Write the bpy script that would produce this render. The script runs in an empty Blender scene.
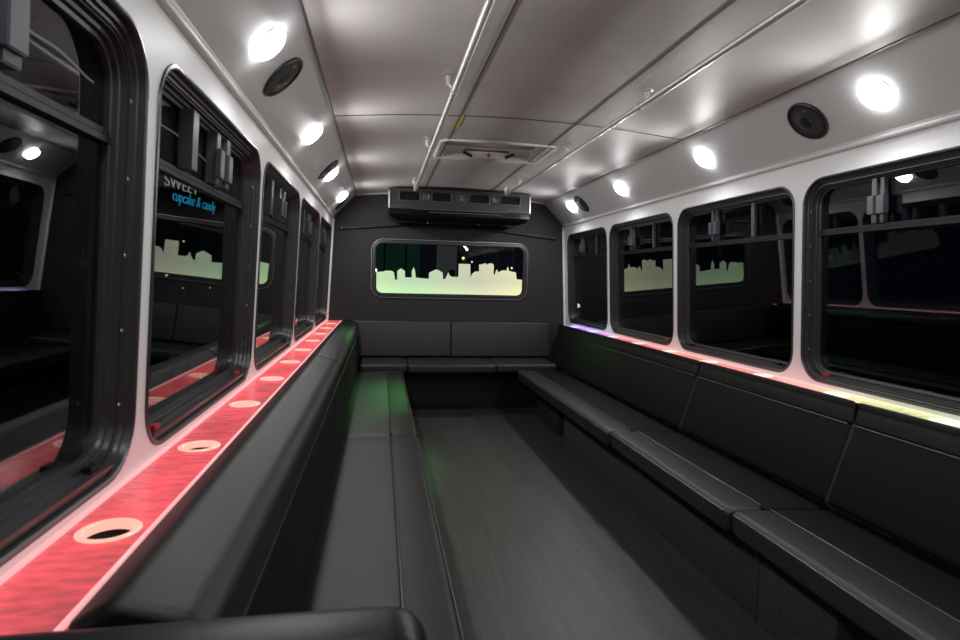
import bpy, bmesh, math, random
from mathutils import Vector, Matrix
random.seed(7)
sc = bpy.context.scene
C = sc.collection
PI = math.pi

# ------------------------------------------------------------------ camera
cam = bpy.data.cameras.new('camera')
cam.lens = 589.0 / 960 * 36
cam.sensor_width = 36
cam.clip_start = 0.02
cam.dof.use_dof = True
cam.dof.focus_distance = 3.6
cam.dof.aperture_fstop = 6.3
co = bpy.data.objects.new('camera', cam)
C.objects.link(co)
YAW, PITCH, ROLL = math.radians(9.6342), math.radians(-3.9006), math.radians(1.4087)
F = Vector((math.sin(YAW) * math.cos(PITCH), math.cos(YAW) * math.cos(PITCH), math.sin(PITCH)))
R0 = Vector((math.cos(YAW), -math.sin(YAW), 0))
U0 = R0.cross(F)
RR = R0 * math.cos(ROLL) + U0 * math.sin(ROLL)
UU = -R0 * math.sin(ROLL) + U0 * math.cos(ROLL)
m = Matrix(((RR.x, UU.x, -F.x, -0.659), (RR.y, UU.y, -F.y, 0.0), (RR.z, UU.z, -F.z, 1.2), (0, 0, 0, 1)))
co.matrix_world = m
sc.camera = co

# ------------------------------------------------------------------ world, exposure, light levels
w = bpy.data.worlds.new('night_sky')
sc.world = w
w.use_nodes = True
w.node_tree.nodes['Background'].inputs[0].default_value = (0.02, 0.025, 0.05, 1)
w.node_tree.nodes['Background'].inputs[1].default_value = 0.12
sc.view_settings.view_transform = 'Standard'
sc.view_settings.look = 'None'
sc.view_settings.gamma = 1
sc.view_settings.use_curve_mapping = False
sc.view_settings.exposure = 0.0
LAMP_W = 5.0          # watts of each round cove lamp
LEDGE_E = 1.15         # glow of the drink ledges
GREEN_W = 1.0  # watts of the added green fill under the air conditioner

# ------------------------------------------------------------------ main dimensions
T = 0.0519
S = 0.787             # sill height
C0 = 1.757            # lower edge of cove
M = 1.9585            # upper edge of cove
K = 0.8927
D = 5.606             # rear wall
YF = -1.7             # front bulkhead behind the camera
def wx(z): return 1.15 - T * (z - S)
W0 = wx(C0)
def ceil_z(x): return 2.008 - 0.0495 * (x / K) ** 2

# ------------------------------------------------------------------ materials
def mat(name, base, rough=0.5, metal=0.0, emit=None, es=0.0, bump=None, spec=0.5, coat=0.0, vary=None):
    mt = bpy.data.materials.new(name)
    mt.use_nodes = True
    nt = mt.node_tree
    b = nt.nodes['Principled BSDF']
    b.inputs['Base Color'].default_value = (*base, 1)
    b.inputs['Roughness'].default_value = rough
    b.inputs['Metallic'].default_value = metal
    b.inputs['Specular IOR Level'].default_value = spec
    b.inputs['Coat Weight'].default_value = coat
    if emit:
        b.inputs['Emission Color'].default_value = (*emit, 1)
        b.inputs['Emission Strength'].default_value = es
    tc = nt.nodes.new('ShaderNodeTexCoord')
    if vary:     # (scale xyz, amount): tone variation of the surface itself
        mp = nt.nodes.new('ShaderNodeMapping'); mp.inputs['Scale'].default_value = vary[0]
        nt.links.new(tc.outputs['Object'], mp.inputs[0])
        n = nt.nodes.new('ShaderNodeTexNoise'); n.inputs['Scale'].default_value = 1; n.inputs['Detail'].default_value = 4
        nt.links.new(mp.outputs[0], n.inputs['Vector'])
        r = nt.nodes.new('ShaderNodeValToRGB')
        a = vary[1]
        r.color_ramp.elements[0].position = 0.3; r.color_ramp.elements[1].position = 0.7
        r.color_ramp.elements[0].color = (*[c * (1 - a) for c in base], 1)
        r.color_ramp.elements[1].color = (*[min(1, c * (1 + a)) for c in base], 1)
        nt.links.new(n.outputs['Fac'], r.inputs[0])
        nt.links.new(r.outputs[0], b.inputs['Base Color'])
    if bump:     # list of (scale xyz, strength)
        prev = None
        for scl, st in bump:
            mp = nt.nodes.new('ShaderNodeMapping'); mp.inputs['Scale'].default_value = scl
            nt.links.new(tc.outputs['Object'], mp.inputs[0])
            n = nt.nodes.new('ShaderNodeTexNoise'); n.inputs['Scale'].default_value = 1; n.inputs['Detail'].default_value = 3
            nt.links.new(mp.outputs[0], n.inputs['Vector'])
            bp_ = nt.nodes.new('ShaderNodeBump'); bp_.inputs['Strength'].default_value = st; bp_.inputs['Distance'].default_value = 0.02
            nt.links.new(n.outputs['Fac'], bp_.inputs['Height'])
            if prev: nt.links.new(prev.outputs[0], bp_.inputs['Normal'])
            prev = bp_
        nt.links.new(prev.outputs[0], b.inputs['Normal'])
    return mt

M_wall = mat('white_wall_panel', (0.78, 0.78, 0.78), 0.45, bump=[((3, 3, 3), 0.03)])
M_cove = mat('grey_white_cove_panel', (0.60, 0.60, 0.605), 0.38, bump=[((4, 1.5, 4), 0.05)])
M_ceil = mat('glossy_ceiling_panel', (0.62, 0.60, 0.595), 0.48, spec=0.6, bump=[((2.5, 5, 2), 0.08)], vary=((1.2, 2, 1), 0.12))
M_trim = mat('aluminium_trim', (0.38, 0.38, 0.38), 0.3, 0.7)
M_fabric = mat('charcoal_wall_fabric', (0.021, 0.0195, 0.022), 0.75, bump=[((220, 220, 220), 0.25)], vary=((30, 30, 30), 0.2))
M_leather = mat('black_vinyl_upholstery', (0.015, 0.015, 0.016), 0.42, bump=[((7, 3, 7), 0.10), ((420, 420, 420), 0.16)], vary=((3, 3, 3), 0.12))
M_leather_shade = mat('black_vinyl_shade', (0.004, 0.004, 0.0043), 0.6, spec=0.14, bump=[((7, 3, 7), 0.08), ((420, 420, 420), 0.16)])  # same black vinyl, darkened to put shade on backrests and right seats
M_leather_half = mat('black_vinyl_half_shade', (0.0045, 0.0045, 0.005), 0.42, spec=0.33, bump=[((7, 3, 7), 0.10), ((420, 420, 420), 0.16)])  # same black vinyl at an in-between tone, half shade put into the colour
M_pipe = mat('vinyl_piping', (0.025, 0.025, 0.027), 0.35)
M_frame = mat('black_aluminium', (0.026, 0.027, 0.031), 0.33, 0.0, spec=0.65, bump=[((20, 20, 2), 0.03)])
M_rail = mat('black_rail', (0.008, 0.008, 0.009), 0.4, spec=0.3)
M_clear = mat('clear_grey_latch', (0.12, 0.12, 0.13), 0.3)
M_rubber = mat('black_rubber', (0.012, 0.012, 0.012), 0.6)
M_stile = mat('grey_plastic_latch', (0.062, 0.066, 0.076), 0.3)
M_metal = mat('brushed_steel', (0.62, 0.61, 0.6), 0.34, 0.55)
M_black = mat('black_plastic', (0.014, 0.014, 0.015), 0.38)
M_gloss = mat('gloss_black_plastic', (0.004, 0.004, 0.004), 0.15, spec=0.25)
M_acbody = mat('charcoal_plastic', (0.024, 0.024, 0.026), 0.4)
M_acrim = mat('grey_plastic_rim', (0.05, 0.05, 0.054), 0.3)
M_carpet = mat('black_carpet', (0.024, 0.024, 0.026), 0.95, bump=[((160, 160, 160), 0.4)], vary=((40, 40, 40), 0.3))
M_asphalt = mat('asphalt', (0.03, 0.03, 0.03), 0.9)
M_facade = mat('dark_facade', (0.05, 0.05, 0.055), 0.8, vary=((2, 2, 2), 0.3))
M_white = mat('white_plastic', (0.7, 0.7, 0.72), 0.4)
M_beige = mat('beige_lid_plastic', (0.5, 0.46, 0.42), 0.45)
M_label = mat('brown_label', (0.16, 0.11, 0.04), 0.6)
M_yellow = mat('yellow_sticker', (0.6, 0.55, 0.08), 0.5)
M_red = mat('red_plastic_and_glow', (0.42, 0.03, 0.03), 0.4)  # own colour of the hatch knob; painted ledge glow on the latches
M_lens = mat('lit_lamp_lens', (0.9, 0.9, 0.9), 0.3, emit=(1, 1, 1), es=22)
M_streak = mat('white_streak_glow', (0.8, 0.8, 0.8), 0.5, emit=(1, 0.97, 0.9), es=0.35)  # even glow imitates a reflection in the glass
M_grille = mat('black_mesh_grille', (0.02, 0.02, 0.021), 0.5, bump=[((600, 600, 600), 0.5)])

def floor_mat():
    mt = bpy.data.materials.new('grey_vinyl_plank'); mt.use_nodes = True
    nt = mt.node_tree; b = nt.nodes['Principled BSDF']
    tc = nt.nodes.new('ShaderNodeTexCoord')
    mp = nt.nodes.new('ShaderNodeMapping'); mp.inputs['Rotation'].default_value = (0, 0, PI / 2)
    nt.links.new(tc.outputs['Object'], mp.inputs[0])
    br = nt.nodes.new('ShaderNodeTexBrick')
    br.inputs['Color1'].default_value = (0.040, 0.038, 0.037, 1)
    br.inputs['Color2'].default_value = (0.050, 0.048, 0.046, 1)
    br.inputs['Mortar'].default_value = (0.022, 0.022, 0.022, 1)
    br.inputs['Scale'].default_value = 1
    br.inputs['Mortar Size'].default_value = 0.0012
    br.inputs['Brick Width'].default_value = 1.1
    br.inputs['Row Height'].default_value = 0.155
    nt.links.new(mp.outputs[0], br.inputs['Vector'])
    mp2 = nt.nodes.new('ShaderNodeMapping'); mp2.inputs['Scale'].default_value = (38, 3.0, 1)
    nt.links.new(tc.outputs['Object'], mp2.inputs[0])
    n = nt.nodes.new('ShaderNodeTexNoise'); n.inputs['Scale'].default_value = 1; n.inputs['Detail'].default_value = 6; n.inputs['Roughness'].default_value = 0.65
    nt.links.new(mp2.outputs[0], n.inputs['Vector'])
    r = nt.nodes.new('ShaderNodeValToRGB')
    r.color_ramp.elements[0].position = 0.3; r.color_ramp.elements[0].color = (0.68, 0.68, 0.68, 1)
    r.color_ramp.elements[1].position = 0.72; r.color_ramp.elements[1].color = (1.25, 1.24, 1.22, 1)
    nt.links.new(n.outputs['Fac'], r.inputs[0])
    mx = nt.nodes.new('ShaderNodeMix'); mx.data_type = 'RGBA'; mx.blend_type = 'MULTIPLY'; mx.inputs[0].default_value = 1
    nt.links.new(br.outputs[0], mx.inputs[6]); nt.links.new(r.outputs[0], mx.inputs[7])
    nt.links.new(mx.outputs[2], b.inputs['Base Color'])
    b.inputs['Roughness'].default_value = 0.42
    bp_ = nt.nodes.new('ShaderNodeBump'); bp_.inputs['Strength'].default_value = 0.15; bp_.inputs['Distance'].default_value = 0.004
    nt.links.new(n.outputs['Fac'], bp_.inputs['Height']); nt.links.new(bp_.outputs[0], b.inputs['Normal'])
    return mt
M_floor = floor_mat()

def ledge_mat(name, stops, e, textured=True, white=0.0):
    """translucent acrylic lit from inside by an LED strip: colour runs along Y"""
    mt = bpy.data.materials.new(name); mt.use_nodes = True
    nt = mt.node_tree; b = nt.nodes['Principled BSDF']
    tc = nt.nodes.new('ShaderNodeTexCoord')
    sx = nt.nodes.new('ShaderNodeSeparateXYZ'); nt.links.new(tc.outputs['Object'], sx.inputs[0])
    mr = nt.nodes.new('ShaderNodeMapRange'); mr.inputs['From Min'].default_value = -2; mr.inputs['From Max'].default_value = 6
    nt.links.new(sx.outputs['Y'], mr.inputs['Value'])
    r = nt.nodes.new('ShaderNodeValToRGB')
    while len(r.color_ramp.elements) < len(stops): r.color_ramp.elements.new(0.5)
    for el, (y, c) in zip(r.color_ramp.elements, stops):
        el.position = (y + 2) / 8; el.color = (*[v + (1 - v) * white for v in c], 1)
    nt.links.new(mr.outputs[0], r.inputs[0])
    nt.links.new(r.outputs[0], b.inputs['Emission Color'])
    b.inputs['Base Color'].default_value = (0.16, 0.08, 0.08, 1)
    b.inputs['Roughness'].default_value = 0.25
    if textured:
        mp = nt.nodes.new('ShaderNodeMapping'); mp.inputs['Scale'].default_value = (22, 60, 1)
        nt.links.new(tc.outputs['Object'], mp.inputs[0])
        n = nt.nodes.new('ShaderNodeTexNoise'); n.inputs['Scale'].default_value = 1; n.inputs['Detail'].default_value = 5
        nt.links.new(mp.outputs[0], n.inputs['Vector'])
        mp2 = nt.nodes.new('ShaderNodeMapping'); mp2.inputs['Scale'].default_value = (5, 3.2, 1)
        nt.links.new(tc.outputs['Object'], mp2.inputs[0])
        n2 = nt.nodes.new('ShaderNodeTexNoise'); n2.inputs['Scale'].default_value = 1; n2.inputs['Detail'].default_value = 2
        nt.links.new(mp2.outputs[0], n2.inputs['Vector'])
        ad = nt.nodes.new('ShaderNodeMath'); ad.operation = 'ADD'
        nt.links.new(n.outputs['Fac'], ad.inputs[0]); nt.links.new(n2.outputs['Fac'], ad.inputs[1])
        m2 = nt.nodes.new('ShaderNodeMapRange'); m2.inputs['From Min'].default_value = 0.75; m2.inputs['From Max'].default_value = 1.3
        m2.inputs['To Min'].default_value = 0.45 * e; m2.inputs['To Max'].default_value = 1.15 * e
        nt.links.new(ad.outputs[0], m2.inputs['Value'])
        nt.links.new(m2.outputs[0], b.inputs['Emission Strength'])
        bp_ = nt.nodes.new('ShaderNodeBump'); bp_.inputs['Strength'].default_value = 0.4; bp_.inputs['Distance'].default_value = 0.004
        nt.links.new(n.outputs['Fac'], bp_.inputs['Height']); nt.links.new(bp_.outputs[0], b.inputs['Normal'])
    else:
        b.inputs['Emission Strength'].default_value = e
    return mt
RED = (0.76, 0.055, 0.075)
redst = [(-2, RED), (2.6, RED), (5.6, (0.85, 0.12, 0.12))]
rgbst = [(-2, (0.45, 0.6, 0.16)), (1.55, (0.6, 0.72, 0.28)), (1.95, (0.72, 0.62, 0.28)), (2.2, (0.9, 0.25, 0.2)), (4.1, (0.9, 0.12, 0.12)), (4.45, (0.5, 0.12, 0.6)), (4.7, (0.36, 0.22, 0.95)), (5.6, (0.36, 0.22, 0.95))]
M_ledgeL = ledge_mat('red_lit_acrylic', redst, LEDGE_E)
M_edgeL = ledge_mat('bright_red_lit_edge', redst, LEDGE_E * 1.0, False, 0.33)
M_ringL = ledge_mat('peach_lit_ring', [(-2, (0.98, 0.46, 0.36)), (5.6, (0.98, 0.46, 0.36))], LEDGE_E * 0.95, False)
M_ledgeR = ledge_mat('colour_lit_acrylic', rgbst, LEDGE_E * 1.1)
M_edgeR = ledge_mat('bright_colour_lit_edge', rgbst, LEDGE_E * 1.0, False, 0.3)
M_ringR = ledge_mat('bright_colour_lit_ring', rgbst, LEDGE_E * 1.3, False, 0.45)

def glass_mat(name, tint, ior, boost=1.0):
    mt = bpy.data.materials.new(name); mt.use_nodes = True
    nt = mt.node_tree; nt.nodes.clear()
    out = nt.nodes.new('ShaderNodeOutputMaterial')
    tr = nt.nodes.new('ShaderNodeBsdfTransparent'); tr.inputs[0].default_value = (*tint, 1)
    gl = nt.nodes.new('ShaderNodeBsdfGlossy'); gl.inputs['Roughness'].default_value = 0.0; gl.inputs[0].default_value = (boost, boost, boost, 1)
    fr = nt.nodes.new('ShaderNodeFresnel')
    ge = nt.nodes.new('ShaderNodeNewGeometry'); mi = nt.nodes.new('ShaderNodeMix'); mi.data_type = 'FLOAT'
    mi.inputs[2].default_value = ior; mi.inputs[3].default_value = 1 / ior      # thin pane: same reflection on both faces
    nt.links.new(ge.outputs['Backfacing'], mi.inputs[0]); nt.links.new(mi.outputs[0], fr.inputs[0])
    mx = nt.nodes.new('ShaderNodeMixShader')
    nt.links.new(fr.outputs[0], mx.inputs[0]); nt.links.new(tr.outputs[0], mx.inputs[1]); nt.links.new(gl.outputs[0], mx.inputs[2])
    nt.links.new(mx.outputs[0], out.inputs[0])
    return mt
M_glass = glass_mat('tinted_window_glass', (0.55, 0.56, 0.58), 1.72)
M_glassR = glass_mat('rear_window_glass', (0.8, 0.85, 0.83), 1.45)

def film_mat():
    mt = bpy.data.materials.new('edge_lit_frosted_film'); mt.use_nodes = True
    nt = mt.node_tree; b = nt.nodes['Principled BSDF']
    tc = nt.nodes.new('ShaderNodeTexCoord'); sx = nt.nodes.new('ShaderNodeSeparateXYZ'); nt.links.new(tc.outputs['Object'], sx.inputs[0])
    mr = nt.nodes.new('ShaderNodeMapRange'); mr.inputs['From Min'].default_value = -0.7; mr.inputs['From Max'].default_value = 0.7
    nt.links.new(sx.outputs['X'], mr.inputs['Value'])
    r = nt.nodes.new('ShaderNodeValToRGB')
    st = [(0, (0.48, 0.84, 0.28)), (0.25, (0.42, 0.74, 0.34)), (0.5, (0.52, 0.70, 0.36)), (0.7, (0.60, 0.62, 0.34)), (1, (0.82, 0.84, 0.34))]
    while len(r.color_ramp.elements) < len(st): r.color_ramp.elements.new(0.5)
    for el, (p, c) in zip(r.color_ramp.elements, st): el.position = p; el.color = (*c, 1)
    nt.links.new(mr.outputs[0], r.inputs[0])
    m2 = nt.nodes.new('ShaderNodeMapRange'); m2.inputs['From Min'].default_value = 1.07; m2.inputs['From Max'].default_value = 1.18
    m2.inputs['To Min'].default_value = 0.88; m2.inputs['To Max'].default_value = 0.60
    nt.links.new(sx.outputs['Z'], m2.inputs['Value'])
    b.inputs['Base Color'].default_value = (0.4, 0.4, 0.4, 1); b.inputs['Roughness'].default_value = 0.6
    nt.links.new(r.outputs[0], b.inputs['Emission Color']); nt.links.new(m2.outputs[0], b.inputs['Emission Strength'])
    return mt
M_film = film_mat()
def emis(name, col, s): return mat(name, (0.1, 0.1, 0.1), 0.5, emit=col, es=s)

# ------------------------------------------------------------------ helpers
def finish(bm, name, mt, parent=None, sharp=38, smooth=True, recalc=True):
    if recalc: bmesh.ops.recalc_face_normals(bm, faces=bm.faces)
    if smooth:
        for f in bm.faces: f.smooth = True
        for e in bm.edges:
            if len(e.link_faces) == 2 and e.calc_face_angle(0) > math.radians(sharp): e.smooth = False
    me = bpy.data.meshes.new(name); bm.to_mesh(me); bm.free()
    me.materials.append(mt)
    o = bpy.data.objects.new(name, me); C.objects.link(o)
    if parent: o.parent = parent; o.matrix_parent_inverse = Matrix.Translation(-parent.location)
    return o
def empty(name, loc=(0, 0, 0)):
    o = bpy.data.objects.new(name, None); o.empty_display_size = 0.05; C.objects.link(o); o.location = loc
    return o
def tag(o, label=None, cat=None, group=None, kind=None):
    if label: o['label'] = label
    if cat: o['category'] = cat
    if group: o['group'] = group
    if kind: o['kind'] = kind
    return o
def box(bm, x0, x1, y0, y1, z0, z1, bev=0.0, seg=2):
    vs = [bm.verts.new((x, y, z)) for x in (x0, x1) for y in (y0, y1) for z in (z0, z1)]
    fs = [bm.faces.new([vs[i] for i in q]) for q in ((0, 1, 3, 2), (4, 6, 7, 5), (0, 4, 5, 1), (2, 3, 7, 6), (0, 2, 6, 4), (1, 5, 7, 3))]
    if bev:
        es = list({e for f in fs for e in f.edges})
        bmesh.ops.bevel(bm, geom=es, offset=bev, segments=seg, affect='EDGES', profile=0.5)
    return vs
def loopfaces(bm, loops, closed=True, cap0=False, cap1=False, ring=False):
    n = len(loops[0])
    pairs = list(zip(loops, loops[1:])) + ([(loops[-1], loops[0])] if ring else [])
    for a, b in pairs:
        for i in range(n if closed else n - 1):
            j = (i + 1) % n
            q = [a[i], a[j], b[j], b[i]]
            try: bm.faces.new(q)
            except ValueError: pass
    if cap0: bm.faces.new(list(reversed(loops[0])))
    if cap1: bm.faces.new(loops[-1])
def tube(bm, pts, r, n=8, caps=True):
    pts = [Vector(p) for p in pts]
    loops = []
    up = Vector((0, 0, 1))
    for i, p in enumerate(pts):
        d = (pts[min(i + 1, len(pts) - 1)] - pts[max(i - 1, 0)]).normalized()
        a = d.cross(up)
        if a.length < 1e-3: a = d.cross(Vector((1, 0, 0)))
        a.normalize(); b = d.cross(a)
        loops.append([bm.verts.new(p + a * r * math.cos(t) + b * r * math.sin(t)) for t in [2 * PI * k / n for k in range(n)]])
    loopfaces(bm, loops, cap0=caps, cap1=caps)
def rrect(w0, h0, r, n=6):
    """rounded rectangle half sizes w0,h0, counter-clockwise"""
    pts = []
    for cx, cy, a0 in ((w0 - r, h0 - r, 0), (-w0 + r, h0 - r, PI / 2), (-w0 + r, -h0 + r, PI), (w0 - r, -h0 + r, 1.5 * PI)):
        for k in range(n + 1):
            a = a0 + k * PI / 2 / n
            pts.append((cx + r * math.cos(a), cy + r * math.sin(a)))
    return pts
def rect_match(x0, x1, y0, y1, cx, cy, w0, h0, r, n=6):
    """points on the outer rectangle that pair with rrect()"""
    out = []
    base = rrect(w0, h0, r, n)
    for q, (sx, sy) in enumerate(((1, 1), (-1, 1), (-1, -1), (1, -1))):
        X = x1 if sx > 0 else x0; Y = y1 if sy > 0 else y0
        for k in range(n + 1):
            bx, by = base[q * (n + 1) + k]; bx += cx; by += cy
            if k == 0: out.append((X, by) if q in (0, 2) else (bx, Y))
            elif k == n: out.append((bx, Y) if q in (0, 2) else (X, by))
            else: out.append((X, Y))
    return out
def round_poly(pts, rads, n=5):
    out = []
    N = len(pts)
    for i, (p, r) in enumerate(zip(pts, rads)):
        p = Vector(p); a = Vector(pts[i - 1]) - p; b = Vector(pts[(i + 1) % N]) - p
        if r <= 0: out.append(tuple(p)); continue
        ang = a.angle(b); d = min(r / math.tan(ang / 2), a.length * 0.49, b.length * 0.49); r2 = d * math.tan(ang / 2)
        a.normalize(); b.normalize()
        c = p + (a + b).normalized() * (r2 / math.sin(ang / 2))
        s = p + a * d - c; e = p + b * d - c
        for k in range(n + 1):
            t = k / n; om = s.angle(e)
            v = (s * math.sin((1 - t) * om) + e * math.sin(t * om)) / math.sin(om)
            out.append(tuple(c + v))
    return out
def loft(bm, prof, a0, a1, rend=0.02, axis='y', extra=None, ns=14):
    """closed 2-D profile (x,z) drawn along y (or (y,z) along x) with softly rounded ends"""
    N = len(prof)
    area = sum(prof[i][0] * prof[(i + 1) % N][1] - prof[(i + 1) % N][0] * prof[i][1] for i in range(N))
    sg = 1 if area > 0 else -1
    nor = []
    for i in range(N):
        p = Vector(prof[i - 1]); q = Vector(prof[(i + 1) % N]); d = (q - p)
        if d.length < 1e-9: d = Vector((1, 0))
        d.normalize(); nor.append(Vector((d.y, -d.x)) * sg)
    st = []
    k = 5
    for i in range(k): 
        t = (1 - math.cos(i / k * PI / 2)) ; st.append((a0 + rend * t, rend * (1 - math.sin(i / k * PI / 2))))
    for i in range(ns + 1): st.append((a0 + rend + (a1 - a0 - 2 * rend) * i / ns, 0))
    for i in reversed(range(k)):
        t = (1 - math.cos(i / k * PI / 2)); st.append((a1 - rend * t, rend * (1 - math.sin(i / k * PI / 2))))
    loops = []
    for y, off in st:
        lp = []
        for p, nn in zip(prof, nor):
            v = Vector(p) - nn * off * 0.8
            if extra: v = v + nn * extra(p, (y - a0) / (a1 - a0))
            lp.append(bm.verts.new((v.x, y, v.y) if axis == 'y' else (y, v.x, v.y)))
        loops.append(lp)
    loopfaces(bm, loops, cap0=True, cap1=True)
def disc_on(bm, c, nrm, prof, n=32):
    """turned shape: prof list of (radius, height along normal)"""
    nrm = Vector(nrm).normalized(); a = nrm.cross(Vector((1, 0, 0)) if abs(nrm.y) > 0.9 else Vector((0, 1, 0))).normalized(); b = nrm.cross(a)
    c = Vector(c); loops = []
    for r, h in prof:
        if r < 1e-6: loops.append([bm.verts.new(c + nrm * h)]); continue
        loops.append([bm.verts.new(c + nrm * h + (a * math.cos(t) + b * math.sin(t)) * r) for t in [2 * PI * k / n for k in range(n)]])
    for p, q in zip(loops, loops[1:]):
        if len(p) == 1 and len(q) == 1: continue
        for i in range(n):
            j = (i + 1) % n
            if len(p) == 1: bm.faces.new([p[0], q[i], q[j]])
            elif len(q) == 1: bm.faces.new([p[i], p[j], q[0]])
            else: bm.faces.new([p[i], p[j], q[j], q[i]])
def structure(name, bm, mt, parent=None, **k):
    o = finish(bm, name, mt, parent, **k)
    if not parent: o['kind'] = 'structure'
    return o

# ------------------------------------------------------------------ structure
bm = bmesh.new(); box(bm, -1.26, 1.26, YF, D + 0.05, -0.06, 0.0); structure('floor', bm, M_floor, smooth=False)

ZL, ZH = 0.818, 1.642         # window openings in the side walls
WIN = {-1: [(-0.334, .505), (0.749, .505), (1.8315, .505), (2.9145, .505), (3.9975, .505), (5.048, .478)],
       1: [(-0.402, .505), (0.678, .505), (1.758, .505), (2.838, .505), (3.918, .505), (4.99, .495)]}
def wall(sg, name):
    bm = bmesh.new()
    ws = WIN[sg]
    bounds = [YF] + [(ws[i][0] + ws[i][1] + ws[i + 1][0] - ws[i + 1][1]) / 2 for i in range(len(ws) - 1)] + [D]
    for e in (0.0, -0.09):
        def P(y, z): return bm.verts.new((sg * (wx(z) - e), y, z))
        for i, (cy, hw) in enumerate(ws):
            y0, y1 = bounds[i], bounds[i + 1]
            cz, hh = (ZL + ZH) / 2, (ZH - ZL) / 2
            outer = rect_match(y0, y1, 0.79, 1.69, cy, cz, hw, hh, 0.10)
            inner = [(a + cy, b + cz) for a, b in rrect(hw, hh, 0.10)]
            lo = [P(*p) for p in outer]; li = [P(*p) for p in inner]
            loopfaces(bm, [lo, li])
            for z0, z1 in ((0.0, 0.79), (1.69, C0 + 0.02)):
                bm.faces.new([P(y0, z0), P(y1, z0), P(y1, z1), P(y0, z1)])
    bmesh.ops.remove_doubles(bm, verts=bm.verts, dist=1e-4)
    bmesh.ops.dissolve_degenerate(bm, edges=bm.edges, dist=1e-5)
    return structure(name, bm, M_wall, smooth=False)
wall(-1, 'wall_left'); wall(1, 'wall_right')

# rear wall with its wide window
RW = (0.0, 1.286, 0.715, 0.240)      # cx, cz, half w, half h of opening
bm = bmesh.new()
for e in (0.0, -0.06):
    def P(x, z): return bm.verts.new((x, D - e, z))
    cx, cz, hw, hh = RW
    lo = [P(*p) for p in rect_match(-1.2, 1.2, 0.85, 1.70, cx, cz, hw, hh, 0.075)]
    li = [P(a + cx, b + cz) for a, b in rrect(hw, hh, 0.075)]
    loopfaces(bm, [lo, li])
    bm.faces.new([P(-1.2, 0), P(1.2, 0), P(1.2, 0.85), P(-1.2, 0.85)])
    bm.faces.new([P(-1.2, 1.70), P(1.2, 1.70), P(1.2, 2.05), P(-1.2, 2.05)])
bmesh.ops.remove_doubles(bm, verts=bm.verts, dist=1e-4)
bmesh.ops.dissolve_degenerate(bm, edges=bm.edges, dist=1e-5)
structure('wall_rear', bm, M_fabric, smooth=False)
bm = bmesh.new(); box(bm, -1.2, 1.2, YF - 0.05, YF, 0, 2.05); structure('wall_front', bm, M_fabric, smooth=False)

# ceiling, arched, with hatch opening
HX0, HX1, HY0, HY1 = -0.30, 0.345, 3.46, 3.93
bm = bmesh.new()
xs = sorted(set([round(-K + 2 * K * i / 24, 4) for i in range(25)] + [HX0, HX1]))
ys = [YF, 0, 1, 2, 2.93, HY0, HY1, 4.8, D]
for lay in (0, 0.03):
    g = {(i, j): bm.verts.new((x, y, ceil_z(x) + lay)) for i, x in enumerate(xs) for j, y in enumerate(ys)}
    for i in range(len(xs) - 1):
        for j in range(len(ys) - 1):
            if xs[i] >= HX0 - 1e-6 and xs[i + 1] <= HX1 + 1e-6 and ys[j] == HY0: continue
            bm.faces.new([g[i, j], g[i + 1, j], g[i + 1, j + 1], g[i, j + 1]])
structure('ceiling', bm, M_ceil, recalc=False)

# coves (slanted panels between wall and ceiling)
CN = {}
for sg, nm in ((-1, 'trim_1'), (1, 'trim_2')):
    bm = bmesh.new()
    prof = [(W0 + 0.004, C0 - 0.03), (W0 - 0.012, C0 - 0.012), (W0 - 0.016, C0), (K + 0.012, M - 0.016), (K - 0.004, M - 0.002), (K - 0.004, M + 0.05), (W0 + 0.08, M + 0.05), (W0 + 0.08, C0 - 0.03)]
    loops = [[bm.verts.new((sg * x, y, z)) for x, z in prof] for y in (YF, D)]
    loopfaces(bm, loops, cap0=True, cap1=True)
    structure(nm, bm, M_cove, sharp=25)
    CN[sg] = Vector((-sg * (M - C0), 0, -(W0 - K))).normalized()
    # rounded edge mouldings along the cove
    bm = bmesh.new(); tube(bm, [(sg * (W0 - 0.004), YF, C0 - 0.016), (sg * (W0 - 0.004), D, C0 - 0.016)], 0.012, 10)
    structure('trim_%d' % (3 if sg < 0 else 4), bm, M_cove)
    bm = bmesh.new(); tube(bm, [(sg * (K - 0.002), YF, M + 0.002), (sg * (K - 0.002), D, M + 0.002)], 0.007, 8)
    structure('trim_%d' % (5 if sg < 0 else 6), bm, M_trim)
    # corner post between side wall and rear wall
    bm = bmesh.new()
    lo = []
    for z in (0.0, C0 - 0.02):
        X = wx(z); lo.append([bm.verts.new(v) for v in ((sg * (X - 0.016), D, z), (sg * (X - 0.016), D - 0.006, z), (sg * (X - 0.004), D - 0.016, z), (sg * (X + 0.004), D - 0.016, z), (sg * (X + 0.004), D, z))])
    loopfaces(bm, lo, cap0=True, cap1=True)
    structure('trim_%d' % (7 if sg < 0 else 8), bm, M_wall)
# mouldings where rear wall meets ceiling
bm = bmesh.new(); tube(bm, [(x, D - 0.004, ceil_z(x) - 0.004) for x in [-K + 2 * K * i / 16 for i in range(17)]], 0.009, 8); structure('trim_9', bm, M_cove)
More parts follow.
